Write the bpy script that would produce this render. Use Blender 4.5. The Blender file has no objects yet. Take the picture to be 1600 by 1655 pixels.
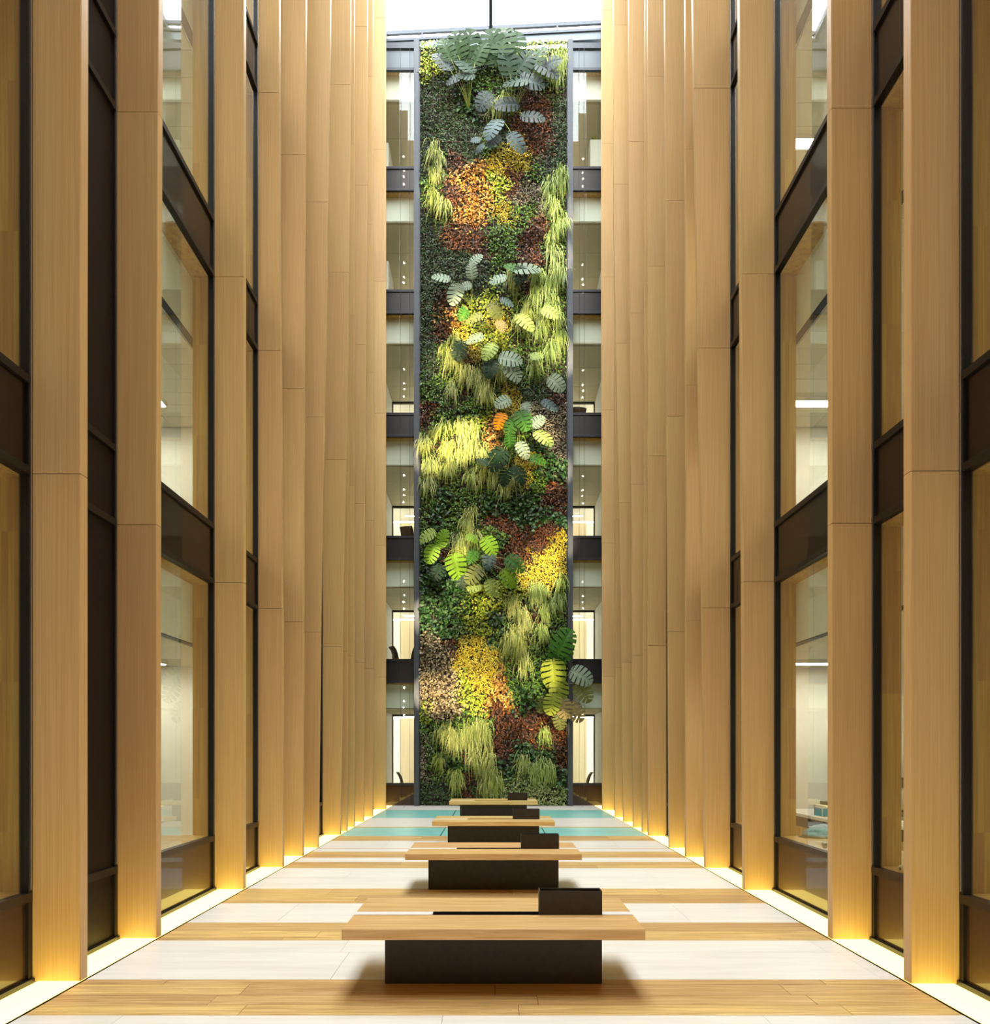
import bpy, math, random
import numpy as np
from mathutils import Vector, Matrix
random.seed(7)
RNG = np.random.default_rng(7)
SC = bpy.context.scene
COL = SC.collection

# ------------------------------------------------------------------ camera
CAMZ, F, VPX, VPY = 1.71, 1250.0, 797.5, 1210.0       # eye height, focal length and principal point in pixels of 1600x1655
cd = bpy.data.cameras.new('camera')
cam = bpy.data.objects.new('camera', cd); COL.objects.link(cam)
cam.location = (0, 0, CAMZ); cam.rotation_euler = (math.pi / 2, 0, 0)
cd.sensor_fit = 'HORIZONTAL'; cd.sensor_width = 36; cd.lens = 36 * F / 1600
cd.shift_x = (800 - VPX) / 1600; cd.shift_y = (VPY - 827.5) / 1600
cd.clip_start = 0.05; cd.clip_end = 300
SC.camera = cam

# ------------------------------------------------------------------ sky
SKY = 9.0
w = bpy.data.worlds.new('world'); SC.world = w; w.use_nodes = True
bg = w.node_tree.nodes['Background']
bg.inputs['Color'].default_value = (0.94, 0.97, 1.0, 1)
# overcast sky: the zenith three times as bright as the horizon, as the standard overcast sky is
wn_ = w.node_tree.nodes; wtc = wn_.new('ShaderNodeTexCoord'); wsx = wn_.new('ShaderNodeSeparateXYZ'); wma = wn_.new('ShaderNodeMath'); wma.operation = 'MULTIPLY_ADD'
wma.inputs[1].default_value = SKY * 2 / 3; wma.inputs[2].default_value = SKY / 3; wmx = wn_.new('ShaderNodeMath'); wmx.operation = 'MAXIMUM'; wmx.inputs[1].default_value = 0
w.node_tree.links.new(wtc.outputs['Generated'], wsx.inputs[0]); w.node_tree.links.new(wsx.outputs['Z'], wmx.inputs[0]); w.node_tree.links.new(wmx.outputs[0], wma.inputs[0]); w.node_tree.links.new(wma.outputs[0], bg.inputs['Strength'])
# portal across the open roof: only guides sampling of the sky, gives off no light of its own
pl = bpy.data.lights.new('roof_opening', 'AREA'); pl.shape = 'RECTANGLE'; pl.size = 6.8; pl.size_y = 29
pl.cycles.is_portal = True
po = bpy.data.objects.new('roof_opening', pl); COL.objects.link(po); po.location = (0, 10.2, 24.6)

# ------------------------------------------------------------------ exposure
vs = SC.view_settings
vs.view_transform = 'Standard'; vs.look = 'None'; vs.gamma = 1; vs.use_curve_mapping = False
vs.exposure = 0.70
cy = SC.cycles
cy.max_bounces = 9; cy.diffuse_bounces = 6; cy.glossy_bounces = 4; cy.transmission_bounces = 4
cy.transparent_max_bounces = 10; cy.sample_clamp_indirect = 6; cy.caustics_reflective = False; cy.caustics_refractive = False
cy.use_denoising = True
STRIP_EMIT = (2.9, 2.22, 0.50)       # warm light of the floor strips
ROOM_EMIT = 34.0                      # ceiling luminaires of the rooms
SPOT_W = 1000.0                       # track spotlights on the planting

# ------------------------------------------------------------------ helpers
def tag(o, label=None, cat=None, group=None, kind=None):
    if label: o['label'] = label
    if cat: o['category'] = cat
    if group: o['group'] = group
    if kind: o['kind'] = kind
    return o

class MB:
    def __init__(s): s.v = []; s.f = []
    def add(s, verts, faces):
        n = len(s.v); s.v += [tuple(p) for p in verts]; s.f += [tuple(i + n for i in f) for f in faces]; return s
    def box(s, x0, x1, y0, y1, z0, z1):
        if x0 > x1: x0, x1 = x1, x0
        return s.add([(x0,y0,z0),(x1,y0,z0),(x1,y1,z0),(x0,y1,z0),(x0,y0,z1),(x1,y0,z1),(x1,y1,z1),(x0,y1,z1)],
                     [(0,3,2,1),(4,5,6,7),(0,1,5,4),(1,2,6,5),(2,3,7,6),(3,0,4,7)])
    def tube(s, pts, r, n=8, cap=True):
        rings = []; pts = [Vector(p) for p in pts]
        rr = r if isinstance(r, (list, tuple)) else [r] * len(pts)
        for i, p in enumerate(pts):
            d = (pts[min(i + 1, len(pts) - 1)] - pts[max(i - 1, 0)]).normalized()
            u = d.cross(Vector((0, 0, 1)) if abs(d.z) < .9 else Vector((1, 0, 0))).normalized(); v = d.cross(u)
            rings.append([p + (u * math.cos(a) + v * math.sin(a)) * rr[i] for a in [2 * math.pi * k / n for k in range(n)]])
        vs_ = [q for r_ in rings for q in r_]; fs = []
        for i in range(len(pts) - 1):
            for k in range(n):
                fs.append((i*n+k, i*n+(k+1) % n, (i+1)*n+(k+1) % n, (i+1)*n+k))
        if cap: fs += [tuple(range(n))[::-1], tuple(range((len(pts)-1)*n, len(pts)*n))]
        return s.add(vs_, fs)
    def mesh(s, name, m):
        me = bpy.data.meshes.new(name); me.from_pydata(s.v, [], s.f); me.materials.append(m); me.update(); return me
    def build(s, name, m, parent=None, loc=(0, 0, 0), bevel=0, smooth=False):
        return link(name, s.mesh(name, m), parent, loc, bevel, smooth)

def link(name, me, parent=None, loc=(0, 0, 0), bevel=0, smooth=False):
    o = bpy.data.objects.new(name, me); COL.objects.link(o); o.location = loc
    if parent: o.parent = parent
    if bevel:
        b = o.modifiers.new('edge', 'BEVEL'); b.width = bevel; b.segments = 2; b.limit_method = 'ANGLE'
    if smooth: me.polygons.foreach_set('use_smooth', [True] * len(me.polygons))
    return o

def empty(name, loc=(0, 0, 0), rz=0):
    o = bpy.data.objects.new(name, None); COL.objects.link(o); o.location = loc; o.rotation_euler[2] = rz
    o.empty_display_size = .1
    return o

def copy_tree(o, parent=None):
    c = o.copy(); COL.objects.link(c)
    if parent: c.parent = parent
    for ch in o.children: copy_tree(ch, c)
    return c

# ------------------------------------------------------------------ materials
def srgb(r, g, b):
    f = lambda c: (c / 255 / 12.92) if c / 255 <= .04045 else ((c / 255 + .055) / 1.055) ** 2.4
    return (f(r), f(g), f(b), 1)

def new_mat(name):
    m = bpy.data.materials.new(name); m.use_nodes = True
    nt = m.node_tree; return m, nt, nt.nodes['Principled BSDF']

def L(nt, a, b): nt.links.new(a, b)

def plain(name, col, rough=.6, metal=0, spec=.5, noise=0.0, nscale=8, coat=0):
    m, nt, b = new_mat(name)
    b.inputs['Base Color'].default_value = col; b.inputs['Roughness'].default_value = rough
    b.inputs['Metallic'].default_value = metal; b.inputs['Specular IOR Level'].default_value = spec
    b.inputs['Coat Weight'].default_value = coat; b.inputs['Coat Roughness'].default_value = .03
    if noise:
        tc = nt.nodes.new('ShaderNodeTexCoord'); n = nt.nodes.new('ShaderNodeTexNoise')
        n.inputs['Scale'].default_value = nscale; n.inputs['Detail'].default_value = 5
        L(nt, tc.outputs['Object'], n.inputs['Vector'])
        r = nt.nodes.new('ShaderNodeValToRGB')
        r.color_ramp.elements[0].position = .3; r.color_ramp.elements[1].position = .7
        r.color_ramp.elements[0].color = tuple(c * (1 - noise) for c in col[:3]) + (1,)
        r.color_ramp.elements[1].color = tuple(min(1, c * (1 + noise)) for c in col[:3]) + (1,)
        L(nt, n.outputs['Fac'], r.inputs['Fac']); L(nt, r.outputs['Color'], b.inputs['Base Color'])
    return m

def wood(name, dark, light, scale, rough=.45, vary=.12, bump=.02, lam=None, huevary=0.012, knots=False):
    m, nt, b = new_mat(name); N = nt.nodes.new
    tc = N('ShaderNodeTexCoord'); oi = N('ShaderNodeObjectInfo')
    off = N('ShaderNodeVectorMath'); off.operation = 'MULTIPLY_ADD'
    rv = N('ShaderNodeCombineXYZ')
    for i in range(3): L(nt, oi.outputs['Random'], rv.inputs[i])
    L(nt, rv.outputs[0], off.inputs[0]); off.inputs[1].default_value = (13, 17, 11); L(nt, tc.outputs['Object'], off.inputs[2])
    mp = N('ShaderNodeMapping'); mp.inputs['Scale'].default_value = scale; L(nt, off.outputs[0], mp.inputs['Vector'])
    n = N('ShaderNodeTexNoise'); n.inputs['Scale'].default_value = 1; n.inputs['Detail'].default_value = 7; n.inputs['Roughness'].default_value = .62
    n.inputs['Distortion'].default_value = .6 if knots else .15
    L(nt, mp.outputs[0], n.inputs['Vector'])
    r = N('ShaderNodeValToRGB'); r.color_ramp.elements[0].position = .28; r.color_ramp.elements[1].position = .72
    r.color_ramp.elements[0].color = dark; r.color_ramp.elements[1].color = light
    L(nt, n.outputs['Fac'], r.inputs['Fac'])
    hs = N('ShaderNodeHueSaturation'); L(nt, r.outputs['Color'], hs.inputs['Color'])
    val = N('ShaderNodeMapRange'); val.inputs['To Min'].default_value = 1 - vary; val.inputs['To Max'].default_value = 1 + vary
    hue = N('ShaderNodeMapRange'); hue.inputs['To Min'].default_value = .5 - huevary; hue.inputs['To Max'].default_value = .5 + huevary
    if lam:
        sn = N('ShaderNodeVectorMath'); sn.operation = 'SNAP'; sn.inputs[1].default_value = lam
        L(nt, tc.outputs['Object'], sn.inputs[0])
        wn = N('ShaderNodeTexWhiteNoise'); wn.noise_dimensions = '3D'; L(nt, sn.outputs[0], wn.inputs['Vector'])
        L(nt, wn.outputs['Value'], val.inputs['Value']); L(nt, wn.outputs['Value'], hue.inputs['Value'])
    else:
        L(nt, oi.outputs['Random'], val.inputs['Value']); L(nt, oi.outputs['Random'], hue.inputs['Value'])
    L(nt, val.outputs[0], hs.inputs['Value']); L(nt, hue.outputs[0], hs.inputs['Hue'])
    L(nt, hs.outputs['Color'], b.inputs['Base Color']); b.inputs['Roughness'].default_value = rough
    bp = N('ShaderNodeBump'); bp.inputs['Strength'].default_value = .25; bp.inputs['Distance'].default_value = bump * .1
    L(nt, n.outputs['Fac'], bp.inputs['Height']); L(nt, bp.outputs[0], b.inputs['Normal'])
    return m

def emit(name, col, strength=1):
    m, nt, b = new_mat(name)
    b.inputs['Base Color'].default_value = (.10, .09, .07, 1)
    b.inputs['Emission Color'].default_value = tuple(col[:3]) + (1,); b.inputs['Emission Strength'].default_value = strength
    return m

def glass(name, tint, boost):
    m = bpy.data.materials.new(name); m.use_nodes = True; nt = m.node_tree; nt.nodes.clear(); N = nt.nodes.new
    o = N('ShaderNodeOutputMaterial'); mx = N('ShaderNodeMixShader'); t = N('ShaderNodeBsdfTransparent'); g = N('ShaderNodeBsdfGlossy')
    t.inputs['Color'].default_value = tint; g.inputs['Roughness'].default_value = .004; g.inputs['Color'].default_value = (.95, 1, .98, 1)
    fr = N('ShaderNodeFresnel'); fr.inputs['IOR'].default_value = 1.5
    mu = N('ShaderNodeMath'); mu.operation = 'MULTIPLY'; mu.use_clamp = True; mu.inputs[1].default_value = boost
    ge = N('ShaderNodeNewGeometry'); fb = N('ShaderNodeMath'); fb.operation = 'SUBTRACT'; fb.inputs[0].default_value = 1; L(nt, ge.outputs['Backfacing'], fb.inputs[1])
    m2 = N('ShaderNodeMath'); m2.operation = 'MULTIPLY'; L(nt, fb.outputs[0], m2.inputs[0]); L(nt, fr.outputs[0], m2.inputs[1])   # the inner face of a pane adds no second mirror
    L(nt, m2.outputs[0], mu.inputs[0]); L(nt, mu.outputs[0], mx.inputs[0]); L(nt, t.outputs[0], mx.inputs[1]); L(nt, g.outputs[0], mx.inputs[2])
    L(nt, mx.outputs[0], o.inputs['Surface'])
    return m

def leafmat(name, cols, rough=.42, spec=.45, objcol=False, trans=.18):
    """leaf surface: colour varies leaf by leaf"""
    m, nt, b = new_mat(name); N = nt.nodes.new
    ge = N('ShaderNodeNewGeometry'); r = N('ShaderNodeValToRGB'); r.color_ramp.interpolation = 'LINEAR'
    e = r.color_ramp.elements
    while len(e) < len(cols): e.new(.5)
    for i, c in enumerate(cols):
        e[i].position = i / max(1, len(cols) - 1); e[i].color = srgb(*c)
    L(nt, ge.outputs['Random Per Island'], r.inputs['Fac'])
    out = r.outputs['Color']
    if objcol:
        oi = N('ShaderNodeObjectInfo'); mm = N('ShaderNodeMix'); mm.data_type = 'RGBA'; mm.blend_type = 'MULTIPLY'; mm.inputs['Factor'].default_value = 1
        L(nt, out, mm.inputs['A']); L(nt, oi.outputs['Color'], mm.inputs['B']); out = mm.outputs['Result']
    L(nt, out, b.inputs['Base Color'])
    b.inputs['Roughness'].default_value = rough; b.inputs['Specular IOR Level'].default_value = spec
    if trans:
        tr = N('ShaderNodeBsdfTranslucent'); L(nt, out, tr.inputs['Color'])
        mx = N('ShaderNodeMixShader'); mx.inputs[0].default_value = trans
        L(nt, b.outputs[0], mx.inputs[1]); L(nt, tr.outputs[0], mx.inputs[2])
        L(nt, mx.outputs[0], nt.nodes['Material Output'].inputs['Surface'])
    return m

FIN_OAK = wood('fin_oak_veneer', srgb(199, 161, 106), srgb(220, 187, 133), (105, 105, 1.0), .34, .028, lam=None, huevary=.004)
JAMB_OAK = wood('laminated_oak', srgb(172, 130, 66), srgb(212, 170, 100), (60, 60, 1.4), .5, .14, lam=(.045, .045, 1.1))
FLOOR_OAK = wood('floor_oak', srgb(168, 124, 64), srgb(234, 202, 136), (1.6, 38, 38), .42, .13, knots=True, huevary=.008)
BENCH_OAK = wood('bench_oak', srgb(192, 148, 82), srgb(232, 200, 136), (1.5, 30, 30), .4, .05, knots=True)
DARK_WOOD = wood('dark_brown_wood', srgb(40, 22, 12), srgb(72, 42, 24), (30, 30, 2), .4, .05)
STONE = wood('pale_limestone', srgb(224, 221, 209), srgb(241, 239, 230), (.9, 9, 9), .38, .018, bump=.004, huevary=.002)
TEAL = plain('teal_floor_glass', srgb(140, 214, 204), .3, noise=.08, nscale=2.5)
BLACK_METAL = plain('black_metal_frame', srgb(28, 25, 23), .45, .3, noise=.15, nscale=20)
BROWN_METAL = plain('bronze_metal_frame', srgb(58, 46, 38), .4, .3, noise=.1, nscale=20)
STEEL_BLUE = plain('grey_steel', srgb(72, 79, 86), .5, .2, noise=.1, nscale=10)
SILL_STEEL = plain('dark_grey_steel', srgb(58, 58, 62), .38, .5, noise=.1, nscale=10)
PANEL_STEEL = plain('pale_grey_metal_panel', srgb(98, 108, 114), .4, .2, noise=.05, nscale=3)
BRIGHT_STEEL = plain('polished_edge', srgb(190, 192, 194), .25, .9, noise=.05)
SPANDREL = plain('dark_brown_glass_panel', srgb(30, 20, 15), .4, 0, .2, .12, 30, coat=.35)
SPANDREL_G = plain('brown_glass_panel', srgb(60, 40, 27), .4, 0, .25, .12, 30, coat=.6)
SPANDREL_B = plain('black_glass_panel', srgb(34, 33, 36), .35, 0, .5, .12, 30, coat=.6)
BLACKWOOD = plain('near_black_panel', srgb(30, 22, 18), .55, 0, .2, .2, 40)
WHITE = plain('white_painted_wall', srgb(226, 222, 210), .7, noise=.03, nscale=3)
CREAM = wood('cream_wood_panel', srgb(196, 178, 142), srgb(214, 198, 164), (20, 20, .8), .5, .02)
CEIL = plain('ceiling_panel_white', srgb(206, 198, 178), .75, noise=.03, nscale=3)
CEIL_B = plain('ceiling_panel_taupe', srgb(176, 168, 138), .7, noise=.04, nscale=3)
BLINDM = plain('white_bulkhead', srgb(246, 248, 242), .6, noise=.02, nscale=2)
BASE_M = plain('blackened_steel', srgb(50, 44, 36), .5, .25, .5, .18, 18)
WHITE_M = plain('white_inlay', srgb(238, 236, 230), .35, noise=.02)
BLACK = plain('black_void', srgb(14, 13, 12), .7, noise=.2)
CONC = plain('dark_screed', srgb(60, 56, 50), .8, noise=.2)
STRIP = emit('warm_light_strip', STRIP_EMIT)
ROOMLIGHT = emit('ceiling_luminaire', (1, .95, .82), ROOM_EMIT)
WASH = emit('wall_washer', (1, .93, .76), 4.5)
LENS = emit('spotlight_lens', (1, .84, .6), 60)
GLASS = glass('window_glass', (.96, .985, .95, 1), 1.7)
SOIL = plain('dark_planting_felt', srgb(40, 34, 26), .9, noise=.4, nscale=14)
WIRE = plain('grid_wire', srgb(120, 96, 86), .5, .5, noise=.1)
CLOTH = plain('pale_blue_striped_cloth', srgb(176, 198, 206), .8, noise=.18, nscale=26)
TEALBOX = plain('teal_card', srgb(70, 130, 138), .6, noise=.1)
PAPER = plain('cream_paper', srgb(226, 214, 186), .7, noise=.06, nscale=20)
CLEAR = plain('small_glass', srgb(222, 214, 170), .08, 0, .8, .1, 30)

STOREY = 3.70
GX, TIP, RV = 3.38, 3.02, 3.64          # glass line, fin tips, back of the window reveal
ENDY = 23.23
NST = 6

# ------------------------------------------------------------------ floor
base = MB().box(-3.02, 3.02, -4, ENDY, -.12, -.03).build('floor', CONC); tag(base, kind='structure')
near = MB().box(-3.02, 3.02, -4, 3.3, -.03, 0).build('stone_slab', STONE, base)
def py2y(p): return CAMZ * F / (p - VPY)
def row(kind, y0, y1, lens, mat, name, start=None):
    x = -3.02 - random.random() * lens * .7 if start is None else start
    g = .0018 if name == 'plank' else .0011
    while x < 3.02:
        l = lens * random.uniform(.75, 1.25) if name == 'plank' else lens
        a, b = max(x, -3.015), min(x + l, 3.015)
        if b - a > .05:
            z = random.uniform(-.0012, 0)
            MB().box(a + g, b - g, y0 + g, y1 - g, -.03, z).build(name, mat, base)
        x += l
OAK_BANDS = [[4.96, 5.163, 5.37, 5.61, 5.73], [6.895, 7.0, 7.25, 7.607], [8.55, 8.68, 9.06, 9.458], [11.07, 11.36, 11.68],
             [12.14, 12.5, 12.84], [13.25, 13.31], [14.35, 14.75, 15.16], [16.76, 16.96], [21.55, 21.6]]
STONE_BANDS = [[3.3, 4.13, 4.96], [5.73, 6.50, 6.895], [7.607, 8.55], [9.458, 10.25, 11.07], [11.68, 12.14], [12.84, 13.25], [13.31, 14.35],
               [16.96, 18.0, 19.08], [21.6, 22.4, ENDY]]
for b_ in OAK_BANDS:
    for y0, y1 in zip(b_, b_[1:]): row('oak', y0, y1, 2.3, FLOOR_OAK, 'plank')
for b_ in STONE_BANDS:
    for y0, y1 in zip(b_, b_[1:]): row('stone', y0, y1, 2.05, STONE, 'tile')
for y0, y1 in ((15.16, 15.92), (15.93, 16.76), (19.08, 21.55)):
    for a, b in ((-3.015, -1.052), (-1.030, 1.030), (1.052, 3.015)):
        o = MB().box(a, b, y0 + .003, y1 - .003, -.03, -.001).build('glass_tile', TEAL, base)
        o['label'] = 'frosted teal glass floor tile'
for x in (-2.62, 2.62):
    MB().tube([(x, 22.75, 0), (x, 22.75, .004)], .035, 10).build('floor_socket', BLACK_METAL, base)

# luminous strips along both walls
for s, nm in ((-1, 'left'), (1, 'right')):
    t = MB().box(s * 3.03, s * 3.352, 3.2, ENDY, -.05, .0).build('floor_light', STRIP)
    tag(t, f'long glowing cream light strip set in the floor along the {nm} timber wall', 'light')
    MB().box(s * 3.02, s * 3.03, -4, ENDY, -.1, .003).build('edge_trim', BLACK_METAL, t)
    MB().box(s * 3.352, s * 3.40, 3.2, ENDY, -.1, .035).build('edge_trim', BLACK_METAL, t)

# ------------------------------------------------------------------ shell out of view and round the rooms
def struct(name, mb, m, parent=None):
    o = mb.build(name, m, parent)
    if not parent: o['kind'] = 'structure'
    return o
struct('wall_near', MB().box(-9, 9, -4.2, -4, -.1, 24.2), BROWN_METAL)
for s, nm in ((-1, 'left'), (1, 'right')):
    wl = struct('wall_' + nm, MB().box(s * GX, s * (GX + .25), -4, 4.0, 0, 24.2), FIN_OAK)
    struct('cladding', MB().box(s * GX, s * (GX + .3), 4.0, ENDY, 22.9, 24.2), STEEL_BLUE, wl)
    struct('outer_face', MB().box(s * 9, s * 9.2, 4, 27.7, -.1, 24.2), WHITE, wl)
    struct('return_wall', MB().box(s * RV, s * 9, 3.9, 4.0, 0, 24.2), WHITE, wl)
    struct('corner_wall', MB().box(s * RV, s * 9, 23.3, 23.48, 0, 24.2), WHITE, wl)
    struct('upstand', MB().box(s * (GX + .03), s * RV, 4, ENDY, .08, .56), WHITE, wl)
    for k in range(NST):
        z0 = .0 if k == 0 else 3.98 + STOREY * (k - 1)
        struct('partition', MB().box(s * RV, s * 9, 11.95, 12.05, z0, 2.97 + STOREY * k), WHITE, wl)
    # floor slab and ceiling of every storey; its inner edge is the white bulkhead above the windows
    for k in range(NST):
        c = struct('ceiling', MB().box(s * RV, s * 9, 4, 23.3, 2.985 + STOREY * k, 3.98 + STOREY * k), BLINDM)
        if k < 4:
            xs = [RV + .10, RV + 1.30, RV + 2.5, RV + 3.7]
            y = 6.06
            proto = None
            while y < 11.9:
                for xa, xb in zip(xs, xs[1:]):
                    if proto is None:
                        me = MB().box(0.004, 1.196, .004, .386, 0, .016).mesh('tile', CEIL); proto = me
                    x = xa if s > 0 else -xb
                    link('tile', proto, c, (x, y, 2.969 + STOREY * k))
                y += .392
        struct('blind_slot', MB().box(s * (RV + .005), s * (RV + .085), 4.1, 11.9, 2.972 + STOREY * k, 2.986 + STOREY * k), BLACK, c)
    struct('ground_slab', MB().box(s * RV, s * 9, 4, 23.3, -.1, 0), STONE, wl)
# rooms' luminaires
for s, nm in ((-1, 'left'), (1, 'right')):
    for k in range(NST):
        z = 2.963 + STOREY * k
        for y, which in ((11.0, 'by the end wall'), (8.2, 'added for even room light')):  # the nearer row is added, unseen, to light the rooms evenly
            if k > 3 and y < 9: continue
            t = empty('ceiling_light', (5.75 * s if y < 9 else 4.85 if s > 0 else -5.3, y, z))
            nth = ['ground', 'second', 'third', 'fourth', 'fifth', 'sixth'][k]
            tag(t, f'bright linear ceiling light {which}, {nth} storey room behind the {nm} glazing', 'ceiling light', f'linear lights in the {nm} rooms')
            h_ = MB().box(-.62, .62, -.10, .10, -.05, .006).build('housing', WHITE_M, t)
            MB().box(-.60, .60, -.085, .085, -.056, -.05).build('diffuser', ROOMLIGHT, h_)

# ------------------------------------------------------------------ fins
# (y of the front face, [inward drift of the tip at the three heights seen in the picture], thickness)
FINS_L = [(5.655, (0, .01, .022), .105), (6.935, (0, .02, .05), .10), (9.354, (0, .0, .0), .10), (11.09, (-.01, -.045, -.06), .09), (12.25, (.01, .028, .05), .09),
          (13.31, (.05, .145, .21), .09), (15.27, (.05, .145, .20), .09), (15.95, (.02, .035, .05), .09), (16.78, (0, 0, 0), .09), (18.0, (.01, .045, .085), .09),
          (19.34, (.03, .03, .01), .09), (21.7, (0, 0, 0), .09)]
FINS_R = [(5.596, (0, 0, .01), .105), (6.895, (0, .01, .03), .10), (9.30, (.02, .05, .075), .10), (11.02, (.05, .13, .20), .09), (12.14, (-.005, .0, .01), .09),
          (13.28, (.02, .05, .074), .09), (15.08, (.005, .01, .014), .09), (15.7, (-.03, -.05, -.06), .09), (16.7, (.02, .06, .10), .09), (17.96, (.05, .14, .23), .09),
          (19.22, (0, .01, .02), .09), (21.48, (0, .01, .02), .09)]
def drift(d, z):
    zs = [0, 4.5, 9.0, 14.0]
    vals = [0, d[0], d[1], d[2]]
    return float(np.interp(z, zs, vals))
ORD = ['nearest', 'second', 'third', 'fourth', 'fifth', 'sixth', 'seventh', 'eighth', 'ninth', 'tenth', 'eleventh', 'twelfth and farthest']
def fin(s, nm, i, y, d, th):
    t = empty('timber_fin', (s * GX, y, 0))
    tag(t, f'{ORD[i]} tall oak veneered fin along the {nm} wall, counted from the camera', 'fin', f'timber fins of the {nm} wall')
    cuts = [.008] + [3.72 + STOREY * k for k in range(6)] + [24.1]
    for a, b in zip(cuts, cuts[1:]):
        m = MB(); zs = np.linspace(a + .003, b - .003, 5); n = len(zs); V = []
        for z in zs:
            x = -s * (GX - TIP + drift(d, z)); c = .006
            V += [(0, 0, z), (x + s * c, 0, z), (x, c, z), (x, th - c, z), (x + s * c, th, z), (0, th, z)]
        Fc = []
        for r in range(n - 1):
            for q in range(6):
                p0, p1 = r * 6 + q, r * 6 + (q + 1) % 6
                f = (p0, p1, p1 + 6, p0 + 6)
                Fc.append(f if s < 0 else f[::-1])
        bt, tp = tuple(range(6)), tuple(range((n - 1) * 6, n * 6))
        Fc += [bt[::-1], tp] if s < 0 else [bt, tp[::-1]]
        m.add(V, Fc).build('panel', FIN_OAK, t)
for i, (y, d, th) in enumerate(FINS_L): fin(-1, 'left', i, y, d, th)
for i, (y, d, th) in enumerate(FINS_R): fin(1, 'right', i, y, d, th)

# ------------------------------------------------------------------ side windows between the fins
wn = [0]
def side_window(s, y0, y1, solid=False):
    wn[0] += 1
    W = empty(f'window_{wn[0]}', (0, 0, 0)); W['kind'] = 'structure'
    fw = .055
    x0, x1 = s * GX, s * (GX + .06)
    B = lambda name, m, *a: MB().box(*a).build(name, m, W)
    B('mullion', BLACK_METAL, s * (GX - .01), x1, y0, y0 + fw, 0.036, 22.9)
    B('mullion', BLACK_METAL, s * (GX - .01), x1, y1 - .10, y1 - .03, 0.036, 22.9)
    B('glazing_bead', BRIGHT_STEEL, s * (GX - .018), s * (GX - .01), y1 - .082, y1 - .070, .68, 22.0)
    B('base_panel', BLACKWOOD if solid else SPANDREL_G, s * (GX + .012), s * (GX + .04), y0 + fw, y1 - fw, .036, .60)
    B('transom', BROWN_METAL if not solid else BLACK_METAL, s * (GX - .014), x1, y0 + fw, y1 - fw, .595, .66)
    for k in range(NST):
        z = STOREY * k
        zb = .66 if k == 0 else .72 + z
        if solid:
            B('infill_panel', BLACKWOOD, s * (GX + .012), s * (GX + .04), y0 + fw, y1 - fw, zb, 3.70 + z)
        else:
            B('glass_pane', GLASS, s * (GX + .02), s * (GX + .026), y0 + fw, y1 - fw, zb, 3.70 + z)
        B('spandrel_panel', BLACKWOOD if solid else SPANDREL, s * (GX + .012), s * (GX + .04), y0 + fw, y1 - fw, 3.76 + z, 4.36 + z)
        B('transom', BLACK_METAL, s * (GX - .014), x1, y0 + fw, y1 - fw, 3.70 + z, 3.76 + z)
        B('transom', BLACK_METAL, s * (GX - .014), x1, y0 + fw, y1 - fw, 4.36 + z, 4.42 + z)
        if not solid:
            # oak lined reveal: two jambs, head and ledge
            zh = 3.72 + z; zl = .64 if k == 0 else 4.40 - STOREY + z
            a, b = s * (GX + .06), s * RV
            B('jamb', JAMB_OAK, a, b, y0, y0 + .04, zl, zh); B('jamb', JAMB_OAK, a, b, y1 - .045, y1 - .005, zl, zh)
            B('reveal_head', JAMB_OAK, a, b, y0 + .04, y1 - .045, zh - .03, zh)
            B('ledge', FLOOR_OAK, a, s * (RV if k else RV), y0 + .04, y1 - .045, zl - .03, zl + .02)
        B('spandrel_back', BLACK, s * (GX + .05), s * (RV - .01), y0, y1, 3.74 + z, 4.36 + z)
def side(s, fins):
    ys = [4.0] + [f[0] for f in fins] + [ENDY]
    ths = [0] + [f[2] for f in fins]
    for i in range(len(ys) - 1):
        side_window(s, ys[i] + ths[i] * 0 + (.0 if i == 0 else .05), ys[i + 1] + (.05 if i < len(ys) - 2 else 0), solid=(s < 0 and i == 1))
side(-1, FINS_L); side(1, FINS_R)

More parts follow.
